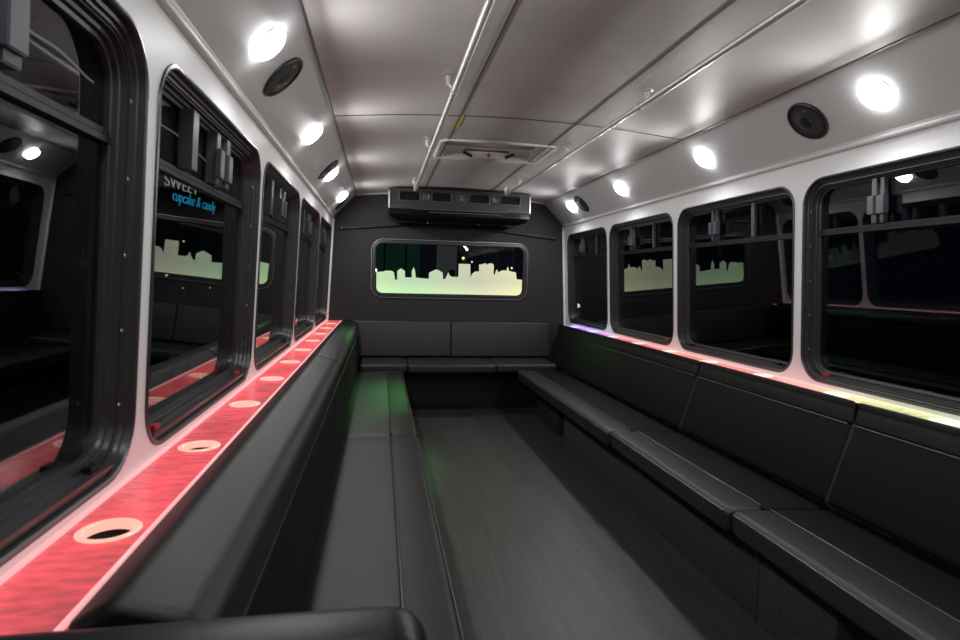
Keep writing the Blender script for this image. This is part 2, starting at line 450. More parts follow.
# ceiling joint strips
for i, x in enumerate((-0.285, 0.312)):
    bm = bmesh.new(); box(bm, x - 0.0035, x + 0.0035, YF, D, ceil_z(x) - 0.003, ceil_z(x) + 0.002); structure('trim_%d' % (10 + i), bm, mat('dark_joint_strip', (0.10, 0.09, 0.095), 0.5), smooth=False)
bm = bmesh.new()
for a, b in zip(xs, xs[1:]):
    vs = [bm.verts.new((x, y, ceil_z(x) - 0.0015)) for x, y in ((a, 2.927), (b, 2.927), (b, 2.933), (a, 2.933))]; bm.faces.new(vs)
bmesh.ops.remove_doubles(bm, verts=bm.verts, dist=1e-5)
bmesh.ops.solidify(bm, geom=bm.faces[:], thickness=0.002)
structure('trim_12', bm, bpy.data.materials['dark_joint_strip'], smooth=False)

# ------------------------------------------------------------------ windows
def make_window(idx, sg, cy, hw):
    cz, hh = (ZL + ZH) / 2, (ZH - ZL) / 2
    root = empty('window_%d' % idx, (sg * wx(ZL), cy, ZL)); root['kind'] = 'structure'
    def V(bm, y, z, e): return bm.verts.new((sg * (wx(z) - e), y, z))
    def frame(name, prof, mt, r0=0.10):
        bm = bmesh.new()
        loops = [[V(bm, a + cy, b + cz, e) for a, b in rrect(hw - d, hh - d, max(r0 - d, 0.022), 8)] for d, e in prof]
        loopfaces(bm, loops, ring=True)
        return finish(bm, name, mt, root, sharp=30)
    frame('window_frame', [(-0.010, 0.001), (-0.009, 0.004), (-0.003, 0.005), (0.001, 0.002), (0.002, -0.010), (0.008, -0.012), (0.009, -0.020), (0.014, -0.021), (0.015, -0.070), (0.001, -0.070), (-0.001, -0.001)], M_frame)
    frame('window_sash', [(0.0152, -0.026), (0.017, -0.023), (0.021, -0.023), (0.022, -0.034), (0.028, -0.036), (0.029, -0.045), (0.036, -0.047), (0.036, -0.066), (0.0152, -0.066)], M_frame)
    # screws of the frame
    bm = bmesh.new()
    for k in range(5):
        for s2 in (-1, 1):
            z = ZL + 0.12 + k * (ZH - ZL - 0.24) / 4; y = cy + s2 * (hw - 0.0115)
            disc_on(bm, (sg * (wx(z) + 0.0205), y, z), (-sg, 0, 0), [(0.0045, 0), (0.004, 0.002), (0, 0.0026)], 10)
    finish(bm, 'screw', M_trim, root)
    # bottom track
    bm = bmesh.new()
    yy0, yy1 = cy - hw + 0.085, cy + hw - 0.085
    for z0, z1, e0, e1 in ((ZL + 0.012, ZL + 0.020, -0.050, -0.004), (ZL + 0.012, ZL + 0.030, -0.038, -0.032)):
        lo = [[V(bm, y, z, e) for z, e in ((z0, e0), (z1, e0), (z1, e1), (z0, e1))] for y in (yy0 - 0.02, yy1 + 0.02)]
        loopfaces(bm, lo, cap0=True, cap1=True)
    finish(bm, 'bottom_track', M_frame, root, smooth=False)
    # middle rail
    bm = bmesh.new()
    zr = 1.432 if sg > 0 else 1.447
    for z0, z1, e0, e1 in ((zr - 0.012, zr - 0.001, -0.064, -0.042), (zr + 0.002, zr + 0.013, -0.064, -0.046), (zr - 0.002, zr + 0.004, -0.064, -0.049)):
        lo = [[V(bm, y, z, e) for z, e in ((z0, e0), (z1, e0), (z1, e1), (z0, e1))] for y in (cy - hw + 0.034, cy + hw - 0.034)]
        loopfaces(bm, lo, cap0=True, cap1=True)
    finish(bm, 'middle_rail', M_rail, root, smooth=False)
    # upper sliding sash stiles and latches
    def bar(name, y0, y1, z0, z1, e0, e1, mt):
        bm = bmesh.new()
        lo = [[V(bm, y, z, e) for y, e in ((y0, e0), (y0, e1), (y1, e1), (y1, e0))] for z in (z0, z1)]
        loopfaces(bm, lo, cap0=True, cap1=True)
        bmesh.ops.bevel(bm, geom=bm.edges[:], offset=0.002, segments=2, affect='EDGES')
        return finish(bm, name, mt, root)
    zt = ZH - 0.036
    if sg > 0:
        for yo, w_, e1 in ((0.150, 0.010, -0.034), (0.178, 0.012, -0.026), (-0.165, 0.014, -0.036)):
            bar('sash_stile', cy + yo - w_, cy + yo + w_, zr + 0.014, zt + 0.004, -0.052, e1, M_stile)
        bar('latch', cy + 0.125, cy + 0.160, 1.478, 1.545, -0.040, -0.016, M_stile)
        bar('latch', cy + 0.166, cy + 0.196, 1.478, 1.545, -0.030, -0.012, M_stile)
    else:
        for yo, w_, e1 in ((-0.20, 0.024, -0.018), (0.03, 0.020, -0.022), (0.125, 0.022, -0.018)):
            bar('sash_stile', cy + yo - w_, cy + yo + w_, zr + 0.014, zt + 0.004, -0.052, e1, M_stile)
        for yo in (0.03, 0.125):
            bar('latch', cy + yo - 0.026, cy + yo + 0.018, 1.478, 1.56, -0.024, -0.008, M_stile)
    for s2 in (-1, 1):
        bar('release_latch', cy + s2 * (hw - 0.115) - 0.016, cy + s2 * (hw - 0.115) + 0.016, ZL + 0.020, ZL + 0.032, -0.030, -0.014, M_red if (idx in (3, 11) or (idx == 9 and s2 > 0)) else M_rail)  # red on a few latches paints the light of the glowing ledge
    # glass
    bm = bmesh.new()
    a = [V(bm, p + cy, q + cz, -0.056) for p, q in rrect(hw - 0.034, hh - 0.034, 0.066, 8)]
    b = [V(bm, p + cy, q + cz, -0.060) for p, q in rrect(hw - 0.034, hh - 0.034, 0.066, 8)]
    loopfaces(bm, [a, b], cap0=True, cap1=True)
    finish(bm, 'glass_pane', M_glass, root, smooth=False)
    return root
n = 1
for sg in (-1, 1):
    for cy, hw in WIN[sg]:
        make_window(n, sg, cy, hw); n += 1

# rear window
rw = empty('window_13', (0, D, 1.1)); rw['kind'] = 'structure'
cx, cz, hw, hh = RW
def rframe(name, prof, mt, parent):
    bm = bmesh.new()
    loops = [[bm.verts.new((a + cx, D - e, b + cz)) for a, b in rrect(hw - d, hh - d, max(0.075 - d, 0.03), 8)] for d, e in prof]
    loopfaces(bm, loops, ring=True)
    return finish(bm, name, mt, parent, sharp=30)
rframe('window_frame', [(-0.036, 0.001), (-0.034, 0.010), (-0.028, 0.012), (-0.024, 0.006), (-0.006, 0.008), (0.0, 0.008), (0.003, -0.03), (0.0, -0.03), (-0.002, 0.001)], M_frame, rw)
rframe('rubber_seal', [(0.003, 0.004), (0.009, 0.002), (0.010, -0.006), (0.003, -0.006)], M_rubber, rw)
rframe('bright_bead', [(-0.037, 0.003), (-0.034, 0.0125), (-0.030, 0.0125), (-0.030, 0.003)], M_trim, rw)
bm = bmesh.new()
a = [bm.verts.new((p + cx, D + 0.012, q + cz)) for p, q in rrect(hw - 0.004, hh - 0.004, 0.06, 8)]
b = [bm.verts.new((p + cx, D + 0.017, q + cz)) for p, q in rrect(hw - 0.004, hh - 0.004, 0.06, 8)]
loopfaces(bm, [a, b], cap0=True, cap1=True); finish(bm, 'glass_pane', M_glassR, rw, smooth=False)
# frosted skyline film, traced in window units: u 0..1 across, v 0..1 of window height
SK = [(0, .47), (.02, .47), (.05, .48), (.06, .50), (.10, .50), (.115, .47), (.125, .30), (.138, .30), (.138, .50), (.163, .56), (.19, .50), (.19, .36),
      (.235, .36), (.235, .50), (.247, .60), (.258, .50), (.262, .36), (.30, .35), (.35, .34), (.352, .48), (.375, .52), (.40, .56), (.425, .53), (.445, .48), (.447, .34), (.463, .35),
      (.475, .43), (.483, .50), (.492, .43), (.505, .40), (.545, .40), (.553, .40), (.553, .70), (.633, .70), (.636, .40), (.648, .48), (.665, .53), (.695, .54), (.695, .70), (.715, .70), (.73, .73),
      (.745, .72), (.752, .70), (.765, .73), (.785, .73), (.797, .70), (.797, .50), (.803, .45), (.812, .55), (.82, .60), (.83, .52), (.85, .57), (.875, .58), (.888, .57), (.894, .66), (.899, .66), (.905, .57), (.93, .55), (.955, .54), (.962, .38), (1.0, .37)]
bm = bmesh.new()
x0, x1, z0, z1 = cx - 0.700, cx + 0.700, 1.056, 1.473
rr_ = 0.05
def zb(x):
    d = max(0.0, rr_ - min(x - x0, x1 - x))
    return z0 + rr_ - math.sqrt(max(0.0, rr_ * rr_ - d * d))
pts = []
for (u0, v0), (u1, v1) in zip(SK, SK[1:]):
    k = 1 if u1 - u0 < 1e-6 else (4 if (u0 < 0.05 or u1 > 0.95) else 1)
    for i in range(k): pts.append((x0 + (u0 + (u1 - u0) * i / k) * (x1 - x0), z0 + (v0 + (v1 - v0) * i / k) * (z1 - z0)))
pts.append((x1, z0 + SK[-1][1] * (z1 - z0)))
for (xa, za), (xb, zb_) in zip(pts, pts[1:]):
    if xb - xa < 1e-6: continue
    q = [(xa, zb(xa)), (xb, zb(xb)), (xb, zb_), (xa, za)]
    fr = [bm.verts.new((x, D + 0.0085, z)) for x, z in q]; bk = [bm.verts.new((x, D + 0.0105, z)) for x, z in q]
    bm.faces.new(fr); bm.faces.new(bk[::-1])
fo = finish(bm, 'skyline_film', M_film, rw, smooth=False)
fo['label'] = 'lit frosted city skyline silhouette on the glass'

# ------------------------------------------------------------------ drink ledges with cup holes
def ledge(sg, X0, X1, z, ys_holes, mats, label, ya, yb):
    """X0 wall side, X1 inner side (absolute values)"""
    root = empty('drink_ledge', (sg * X0, 2.0, z))
    tag(root, label, 'ledge')
    bm = bmesh.new()
    xc, hr = (X0 + X1) / 2 - 0.004, 0.036
    bnd = [ya] + [(a + b) / 2 for a, b in zip(ys_holes, ys_holes[1:])] + [yb]
    th = 0.012
    N = 7
    for i, hy in enumerate(ys_holes):
        outer = rect_match(X1, X0, bnd[i], bnd[i + 1], xc, hy, hr, hr, hr * 0.999, N - 1)
        inner = [(a + xc, b + hy) for a, b in rrect(hr, hr, hr * 0.999, N - 1)]
        lt = [bm.verts.new((sg * x, y, z)) for x, y in outer]; li = [bm.verts.new((sg * x, y, z)) for x, y in inner]
        l2 = [bm.verts.new((sg * x, y, z - th)) for x, y in inner]; l3 = [bm.verts.new((sg * x, y, z - th)) for x, y in outer]
        loopfaces(bm, [lt, li, l2, l3])
    bmesh.ops.remove_doubles(bm, verts=bm.verts, dist=1e-5)
    bmesh.ops.dissolve_degenerate(bm, edges=bm.edges, dist=1e-6)
    finish(bm, 'ledge_panel', mats[0], root, smooth=False)
    for k, xx in enumerate((X0, X1)):
        bm = bmesh.new()
        s = 0.010 if k == 0 else 0.005
        box(bm, *sorted((sg * (xx - (s if k == 0 else 0)), sg * (xx + (0 if k == 0 else s)))), ya, yb, z - 0.006, z + 0.004, 0.0015)
        o = finish(bm, 'lit_edge_strip', mats[1], root)
    for hy in ys_holes:
        bm = bmesh.new()
        disc_on(bm, (sg * xc, hy, z), (0, 0, 1), [(hr - 0.002, -0.012), (hr - 0.001, 0.001), (hr + 0.002, 0.003), (hr + 0.007, 0.003), (hr + 0.010, 0.001), (hr + 0.010, -0.003)], 40)
        o = finish(bm, 'cup_ring', mats[2], root)
        bm = bmesh.new()
        disc_on(bm, (sg * xc, hy, z), (0, 0, 1), [(hr - 0.001, -0.012), (hr - 0.002, -0.07), (0, -0.07)], 32)
        finish(bm, 'cup_well', M_rubber, o)
    return root
HL = [round(0.985 + 0.47 * k, 3) for k in range(0, 10)]
ledge(-1, 1.147, 1.012, 0.792, HL, (M_ledgeL, M_edgeL, M_ringL), 'long narrow red-glowing drink ledge with cup holes under the left windows', 0.682, D - 0.02)
HR = [round(1.10 + 0.45 * k, 3) for k in range(-5, 10)]
ledge(1, 1.147, 1.045, 0.790, HR, (M_ledgeR, M_edgeR, M_ringR), 'thin drink ledge under the right windows glowing lime, pink and purple', YF + 0.3, 5.36)

# ------------------------------------------------------------------ upholstery
def pipe_y(parent, x, z, y0, y1, r=0.0035, name='piping'):
    bm = bmesh.new(); tube(bm, [(x, y0, z), (x, y1, z)], r, 8); return finish(bm, name, M_pipe, parent)
def puff(amount):
    return lambda p, t: amount * (math.sin(PI * min(max(t, 0), 1)) ** 0.4)
def side_seat(sg, lip, back, y0, y1, label, group, bol=0.15):
    zt, zb = 0.412, 0.330
    root = empty('seat_cushion', (sg * (lip + back) / 2, (y0 + y1) / 2, zb)); tag(root, label, 'seat cushion', group)
    seam = lip + bol
    # wide seat panel
    pr = round_poly([(seam + 0.001, zb), (back, zb), (back, zt - 0.012), (seam + 0.001, zt)], [0.004, 0.01, 0.02, 0.008])
    bm = bmesh.new(); loft(bm, [(sg * x, z) for x, z in pr], y0 + 0.003, y1 - 0.003, 0.022, extra=puff(0.003)); finish(bm, 'seat_panel', M_leather if sg < 0 else M_leather_shade, root)
    pr = round_poly([(lip + 0.012, zb - 0.002), (seam - 0.001, zb - 0.002), (seam - 0.001, zt), (lip + 0.002, zt + 0.002)], [0.014, 0.004, 0.008, 0.024])
    bm = bmesh.new(); loft(bm, [(sg * x, z) for x, z in pr], y0 + 0.003, y1 - 0.003, 0.022, extra=puff(0.003)); finish(bm, 'front_bolster', M_leather_half if sg < 0 else M_leather, root)
    pipe_y(root, sg * seam, zt + 0.002, y0 + 0.02, y1 - 0.02)
    pipe_y(root, sg * (lip + 0.0065), zt - 0.012, y0 + 0.022, y1 - 0.022, 0.004)
    return root
def side_back(sg, foot, top, y0, y1, label, group, left=False):
    z0, z1, zs = 0.421, 0.795, 0.712
    root = empty('backrest_cushion', (sg * foot, (y0 + y1) / 2, z0)); tag(root, label, 'backrest cushion', group)
    mid = foot + (top - foot) * 0.80
    if sg < 0: mid = foot + 0.012; zs = 0.705
    pr = round_poly([(foot, z0), (mid, zs - 0.001), (top, zs - 0.001), (top, z0)], [0.02, 0.008, 0.004, 0.004])
    bm = bmesh.new(); loft(bm, [(sg * x, z) for x, z in pr], y0 + 0.003, y1 - 0.003, 0.018, extra=puff(0.003)); finish(bm, 'lower_panel', M_leather_shade, root)
    pr = round_poly([(mid - 0.002, zs + 0.001), (mid + 0.010, zs + 0.058), (top - 0.012, z1 + 0.004), (top, z1 - 0.004), (top, zs + 0.001)], [0.008, 0.05, 0.02, 0.002, 0.004])
    if sg < 0: pr = round_poly([(mid - 0.002, zs + 0.001), (mid - 0.004, zs + 0.085), (top - 0.05, 0.822), (top, z1 - 0.002), (top, zs + 0.001)], [0.008, 0.06, 0.04, 0.002, 0.004], 8)
    bm = bmesh.new(); loft(bm, [(sg * x, z) for x, z in pr], y0 + 0.003, y1 - 0.003, 0.018, extra=puff(0.002)); finish(bm, 'head_roll', M_leather_half, root)
    pipe_y(root, sg * (mid - 0.001), zs, y0 + 0.018, y1 - 0.018)
    # piping on the vertical end seams
    for yy in (y0 + 0.004, y1 - 0.004):
        bm = bmesh.new(); tube(bm, [(sg * (foot + 0.010), yy, z0 + 0.01), (sg * (mid + 0.010), yy, zs), (sg * (mid + 0.024), yy, zs + 0.05)], 0.003, 6)
        finish(bm, 'end_piping', M_pipe, root)
    return root
YS = 5.03
gR, gL = 'seat cushions of the right bench', 'seat cushions of the left bench'
side_seat(1, 0.535, 0.985, 2.937, YS, 'black vinyl seat cushion of the right bench reaching the rear corner', gR)
side_seat(1, 0.550, 0.985, 1.850, 2.937, 'black vinyl seat cushion in the middle of the right bench', gR)
side_seat(1, 0.560, 0.985, 0.760, 1.850, 'black vinyl seat cushion of the right bench nearest the viewer', gR)
side_seat(-1, 0.463, 0.90, 2.937, YS, 'green-tinged black vinyl seat cushion at the far end of the left bench', gL, 0.135)
side_seat(-1, 0.463, 0.90, 0.720, 2.937, 'long near seat cushion of the left bench behind the low padded panel', gL, 0.135)
gR, gL = 'backrest cushions of the right bench', 'backrest cushions of the left bench'
side_back(1, 0.925, 1.042, 2.895, 5.44, 'black backrest cushion of the right bench beside the rear corner, greenish sheen', gR)
side_back(1, 0.925, 1.042, 1.835, 2.895, 'black backrest cushion in the middle of the right bench', gR)
side_back(1, 0.925, 1.042, 0.760, 1.835, 'black backrest cushion of the right bench nearest the viewer', gR)
side_back(-1, 0.838, 1.008, 2.900, 5.42, 'black backrest cushion at the far end of the left bench, below the red ledge', gL)
side_back(-1, 0.838, 1.008, 0.705, 2.900, 'long near backrest cushion of the left bench, below the red ledge', gL)

# rear bench
def rear_seat(x0, x1, yf, label, cut=(0, 0)):
    root = empty('seat_cushion', ((x0 + x1) / 2, 5.2, 0.385)); tag(root, label, 'seat cushion', 'seat cushions of the rear bench')
    pr = round_poly([(yf, 0.388), (yf, 0.458), (5.50, 0.462), (5.50, 0.388)], [0.012, 0.022, 0.01, 0.01])
    bm = bmesh.new(); loft(bm, pr, x0 + 0.003, x1 - 0.003, 0.016, axis='x', extra=puff(0.002)); finish(bm, 'seat_panel', M_leather, root)
    bm = bmesh.new(); tube(bm, [(x0 + 0.02, yf + 0.002, 0.444), (x1 - 0.02, yf + 0.002, 0.444)], 0.0035, 8); finish(bm, 'piping', M_pipe, root)
    return root
rear_seat(-0.42, 0.355, 5.035, 'wide middle seat cushion of the rear bench')
rear_seat(-0.830, -0.42, 5.065, 'left corner seat cushion of the rear bench')
rear_seat(0.355, 0.918, 5.065, 'right corner seat cushion of the rear bench')
def rear_back(x0, x1, label):
    root = empty('backrest_cushion', ((x0 + x1) / 2, 5.5, 0.475)); tag(root, label, 'backrest cushion', 'backrest cushions of the rear bench')
    pr = round_poly([(5.46, 0.472), (5.51, 0.800), (5.59, 0.800), (5.59, 0.472)], [0.015, 0.015, 0.01, 0.01])
    bm = bmesh.new(); loft(bm, pr, x0 + 0.002, x1 - 0.002, 0.010, axis='x', extra=puff(0.003)); finish(bm, 'back_panel', M_leather, root)
    bm = bmesh.new(); tube(bm, [(x0 + 0.015, 5.513, 0.793), (x1 - 0.015, 5.513, 0.793)], 0.0035, 8); finish(bm, 'piping', M_pipe, root)
rear_back(-0.93, 0.0, 'left half of the rear bench backrest under the skyline window')
rear_back(0.0, 0.965, 'right half of the rear bench backrest under the skyline window')

# bench bases
bm = bmesh.new(); box(bm, 0.68, 1.10, 1.47, 1.83, 0, 0.325, 0.004); tag(finish(bm, 'bench_box', M_carpet), 'near carpeted base box under the right bench', 'bench box', 'bases of the right bench')
bm = bmesh.new(); box(bm, 0.68, 1.10, 1.834, 4.1, 0, 0.325, 0.004); tag(finish(bm, 'bench_box', M_carpet), 'long carpeted base panel under the middle of the right bench', 'bench box', 'bases of the right bench')
bm = bmesh.new(); box(bm, 0.72, 1.10, 4.35, 5.0, 0, 0.325, 0.004); tag(finish(bm, 'bench_box', M_rubber), 'dark recessed base box under the far end of the right bench', 'bench box', 'bases of the right bench')
bm = bmesh.new(); box(bm, -1.10, -0.53, 0.75, 5.0, 0, 0.325, 0.004); tag(finish(bm, 'bench_box', M_carpet), 'carpeted base running under the left bench', 'bench box')
bm = bmesh.new(); box(bm, -1.05, 1.05, 5.42, 5.60, 0, 0.383, 0.004); tag(finish(bm, 'bench_box', M_rubber), 'dark recessed base under the rear bench', 'bench box')

# padded end panel at the near end of the left bench
root = empty('bench_end_panel', (-0.85, 0.64, 0)); tag(root, 'black padded panel with a rounded top corner closing the near end of the left bench', 'bench panel')
pr = round_poly([(-1.13, 0.0), (-0.600, 0.0), (-0.600, 0.822), (-1.13, 0.818)], [0, 0, 0.045, 0.01], 8)
bm = bmesh.new()
st = [(0.600, 0.012), (0.603, 0.005), (0.610, 0.001), (0.640, 0.0), (0.655, 0.0), (0.666, 0.002), (0.672, 0.006), (0.675, 0.013)]
N_ = len(pr)
loops = []
for y, off in st:
    lp = []
    for i, p in enumerate(pr):
        q = Vector(pr[(i + 1) % N_]) - Vector(pr[i - 1]); q.normalize(); nn = Vector((q.y, -q.x))
        v = Vector(p) - nn * off; lp.append(bm.verts.new((v.x, y, v.y)))
    loops.append(lp)
loopfaces(bm, loops, cap0=True, cap1=True)
finish(bm, 'panel_pad', mat('black_vinyl_panel', (0.005, 0.005, 0.007), 0.36, spec=0.3, bump=[((420, 420, 420), 0.1)]), root)
bm = bmesh.new(); tube(bm, [(-1.12, 0.676, 0.806), (-0.66, 0.676, 0.811), (-0.625, 0.676, 0.801), (-0.612, 0.676, 0.776), (-0.612, 0.676, 0.05)], 0.0035, 8)
finish(bm, 'piping', M_pipe, root)

# ------------------------------------------------------------------ cove lamps and speakers
def cove_pt(sg, a, y):
    return Vector((sg * (W0 - 0.016 - (W0 - 0.016 - K - 0.012) * a), y, C0 + (M - 0.016 - C0) * a))
def lamp(sg, y, label, group):
    c = cove_pt(sg, 0.55, y); nrm = CN[sg]
    root = empty('cove_lamp', c); tag(root, label, 'ceiling lamp', group)
    bm = bmesh.new(); disc_on(bm, c, nrm, [(0.061, -0.001), (0.060, 0.002), (0.057, 0.003), (0.052, 0.003)], 36); finish(bm, 'bezel', M_white, root)
    bm = bmesh.new(); disc_on(bm, c, nrm, [(0.0565, 0.001), (0.055, 0.012), (0.045, 0.020), (0.025, 0.025), (0, 0.026)], 32); finish(bm, 'lens', M_lens, root)
    ld = bpy.data.lights.new('lamp_light', 'AREA'); ld.shape = 'DISK'; ld.size = 0.10; ld.energy = LAMP_W; ld.color = (1.0, 0.985, 0.97)
    lo = bpy.data.objects.new('lamp_light', ld); C.objects.link(lo); lo.location = c + nrm * 0.030
    lo.rotation_euler = nrm.to_track_quat('-Z', 'Y').to_euler()
    lo.parent = root; lo.matrix_parent_inverse = Matrix.Translation(-c)
LR = [('round lit lamp in the right cove, nearest of the row, right of the large speaker', 1.79),
      ('second round lit lamp from the viewer in the right cove', 2.87),
      ('third round lit lamp from the viewer in the right cove', 3.945),
      ('farthest round lit lamp in the right cove, beside the small far speaker', 5.02),
      ('round lit lamp in the right cove level with the viewer', 0.71),
      ('round lit lamp in the right cove behind the viewer', -0.37)]
for l, y in LR: lamp(1, y, l, 'round lamps in the right cove')
LL = [('round lit lamp in the left cove, nearest of the row, before the oval speaker', 1.81),
      ('second round lit lamp from the viewer in the left cove', 2.90),
      ('third round lit lamp in the left cove, touching the second speaker', 3.965),
      ('farthest round lit lamp in the left cove by the rear wall', 5.06),
      ('round lit lamp in the left cove above the nearest left window', 0.73),
      ('round lit lamp in the left cove behind the viewer', -0.35)]
for l, y in LL: lamp(-1, y, l, 'round lamps in the left cove')
def speaker(sg, y, r, label, a=0.53):
    c = cove_pt(sg, a, y); nrm = CN[sg]
    root = empty('cove_speaker', c); tag(root, label, 'speaker', 'round speakers in the coves')
    bm = bmesh.new(); disc_on(bm, c, nrm, [(r, -0.001), (r, 0.006), (r - 0.004, 0.010), (r - 0.012, 0.010), (r - 0.014, 0.006), (r - 0.014, -0.001)], 48); finish(bm, 'rim', M_black, root)
    bm = bmesh.new(); disc_on(bm, c, nrm, [(r - 0.014, 0.006), (r * 0.6, 0.010), (r * 0.35, 0.011), (0, 0.012)], 48); finish(bm, 'grille', M_grille, root)
    bm = bmesh.new(); disc_on(bm, c, nrm, [(r * 0.32, 0.010), (r * 0.30, 0.014), (r * 0.15, 0.0155), (0, 0.016)], 32); finish(bm, 'dust_cap', M_black, root)
    bm = bmesh.new()
    b = cove_pt(sg, a + 0.02, y - 0.6 * r) + nrm * 0.012
    p = c + nrm * 0.011 + Vector((-sg * r * 0.55 * 0.72, -r * 0.35, r * 0.55 * 0.69))
    disc_on(bm, p, nrm, [(0.006, -0.004), (0.006, 0.001), (0, 0.0015)], 10); finish(bm, 'emblem', M_trim, root)
speaker(1, 2.12, 0.0865, 'large black round speaker in the right cove between the two nearest lamps')
speaker(1, 4.765, 0.0865, 'black round speaker in the right cove beside the farthest lamp')
speaker(-1, 2.085, 0.0845, 'dark oval-looking speaker in the left cove beyond the nearest lamp')
speaker(-1, 3.795, 0.0845, 'dark round speaker in the left cove right before the third lamp')
speaker(-1, 5.32, 0.060, 'small dark speaker low in the left cove at the rear wall', 0.36)

# ------------------------------------------------------------------ rear air conditioner
root = empty('air_conditioner', (0.03, 5.4, 1.70)); tag(root, 'black ceiling air conditioner with four louvres above the rear window', 'air conditioner')
AX0, AX1, AY = -0.600, 0.655, 5.20
LV = [(-0.506, -0.337), (-0.223, -0.063), (0.108, 0.278), (0.389, 0.555)]
LZ0, LZ1 = 1.876, 1.944
# housing front with louvre openings: build as strips
bm = bmesh.new()
def bxs(bm, a, b, c_, d_, e_, f_): box(bm, a, b, c_, d_, e_, f_)
ztop = 1.976
bxs(bm, AX0, AX1, AY + 0.03, D - 0.002, 1.80, ztop)                 # core
bxs(bm, AX0, AX1, AY, AY + 0.035, LZ1, ztop)
bxs(bm, AX0 + 0.0, AX1, AY, AY + 0.035, 1.80, LZ0)
edges = [AX0] + [v for p in LV for v in p] + [AX1]
for i in range(0, len(edges), 2): bxs(bm, edges[i], edges[i + 1], AY, AY + 0.035, LZ0, LZ1)
finish(bm, 'housing', M_acbody, root, smooth=False)
bm = bmesh.new()
vs = [(AX0 + 0.002, AY + 0.004), (AX1 - 0.002, AY + 0.004)]
lo = []
for x0, x1, y, z in ((AX0 + 0.0, AX1 - 0.0, AY + 0.012, 1.80), (AX0 + 0.0, AX1 - 0.0, AY + 0.012, 1.755), (AX0 + 0.03, AX1 - 0.03, AY + 0.03, 1.722), (AX0 + 0.09, AX1 - 0.09, AY + 0.06, 1.700)):
    lo.append([bm.verts.new(v) for v in ((x0, y, z), (x1, y, z), (x1, D - 0.002, z), (x0, D - 0.002, z))])
loopfaces(bm, lo, cap0=True, cap1=True)
finish(bm, 'lower_tray', M_gloss, root, smooth=False)
# stepped lip under the louvres
bm = bmesh.new()
lip = [(-0.59, 1.812), (-0.41, 1.826), (-0.37, 1.806), (0.42, 1.806), (0.455, 1.826), (0.64, 1.816)]
a = [bm.verts.new((x, AY - 0.010, z)) for x, z in lip]; b = [bm.verts.new((x, AY - 0.010, z - 0.010)) for x, z in lip]
c1 = [bm.verts.new((x, AY + 0.002, z)) for x, z in lip]; d1 = [bm.verts.new((x, AY + 0.002, z - 0.010)) for x, z in lip]
for p, q in ((a, b), (b, d1), (d1, c1), (c1, a)):
    for i in range(len(lip) - 1): bm.faces.new([p[i], p[i + 1], q[i + 1], q[i]])
finish(bm, 'front_lip', M_acrim, root, smooth=False)
for x0, x1 in LV:
    xm = (x0 + x1) / 2; zm = (LZ0 + LZ1) / 2; w_ = (x1 - x0) / 2; h_ = (LZ1 - LZ0) / 2
    bm = bmesh.new()
    loops = [[bm.verts.new((xm + p, AY - e, zm + q)) for p, q in rrect(w_ + d, h_ + d, 0.012, 3)] for d, e in ((0.012, 0.0), (0.011, 0.007), (0.003, 0.008), (0.0, 0.0), (0.0, -0.02), (0.012, -0.02))]
    loopfaces(bm, loops, ring=True); o = finish(bm, 'louvre', M_acrim, root)
    bm = bmesh.new()
    for k in range(4):
        z = LZ0 + 0.010 + k * 0.0165
        lo = [[bm.verts.new((x, y, zz)) for y, zz in ((AY + 0.002, z), (AY + 0.003, z + 0.003), (AY + 0.024, z + 0.012), (AY + 0.023, z + 0.009))] for x in (x0, x1)]
        loopfaces(bm, lo, cap0=True, cap1=True)
    for k in range(1, 4):
        x = x0 + (x1 - x0) * k / 4; box(bm, x - 0.0015, x + 0.0015, AY + 0.012, AY + 0.028, LZ0, LZ1)
    finish(bm, 'slats', M_black, o, smooth=False)
for xm in (-0.28, 0.333):
    bm = bmesh.new()
    loops = [[bm.verts.new((xm + p, AY - e, 1.908 + q)) for p, q in rrect(0.030 - d, 0.038 - d, 0.015, 4)] for d, e in ((0, 0), (0.001, 0.006), (0.006, 0.008), (0.010, 0.004))]
    loopfaces(bm, loops, cap1=True); finish(bm, 'control_button', M_acrim, root)
bm = bmesh.new(); disc_on(bm, (0.028, AY, 1.902), (0, -1, 0), [(0.050, 0), (0.049, 0.008), (0.043, 0.009), (0.040, 0.004), (0.026, 0.004), (0.020, 0.009), (0, 0.010)], 36); o = finish(bm, 'round_emblem', M_acrim, root)
bm = bmesh.new(); box(bm, 0.026, 0.030, AY - 0.012, AY - 0.004, 1.902, 1.935); finish(bm, 'pointer', M_trim, o)
for x in (AX0 + 0.004, AX1 - 0.004):
    bm = bmesh.new(); box(bm, x - 0.007, x + 0.007, AY - 0.008, AY + 0.02, 1.80, 1.955, 0.003); finish(bm, 'bright_end_trim', M_metal, root)
for x in (-0.25, 0.21):
    bm = bmesh.new(); disc_on(bm, (x, AY + 0.14, 1.700), (0, 0, -1), [(0.009, -0.002), (0.009, 0.008), (0, 0.010)], 12); finish(bm, 'drain_nipple', M_trim, root)
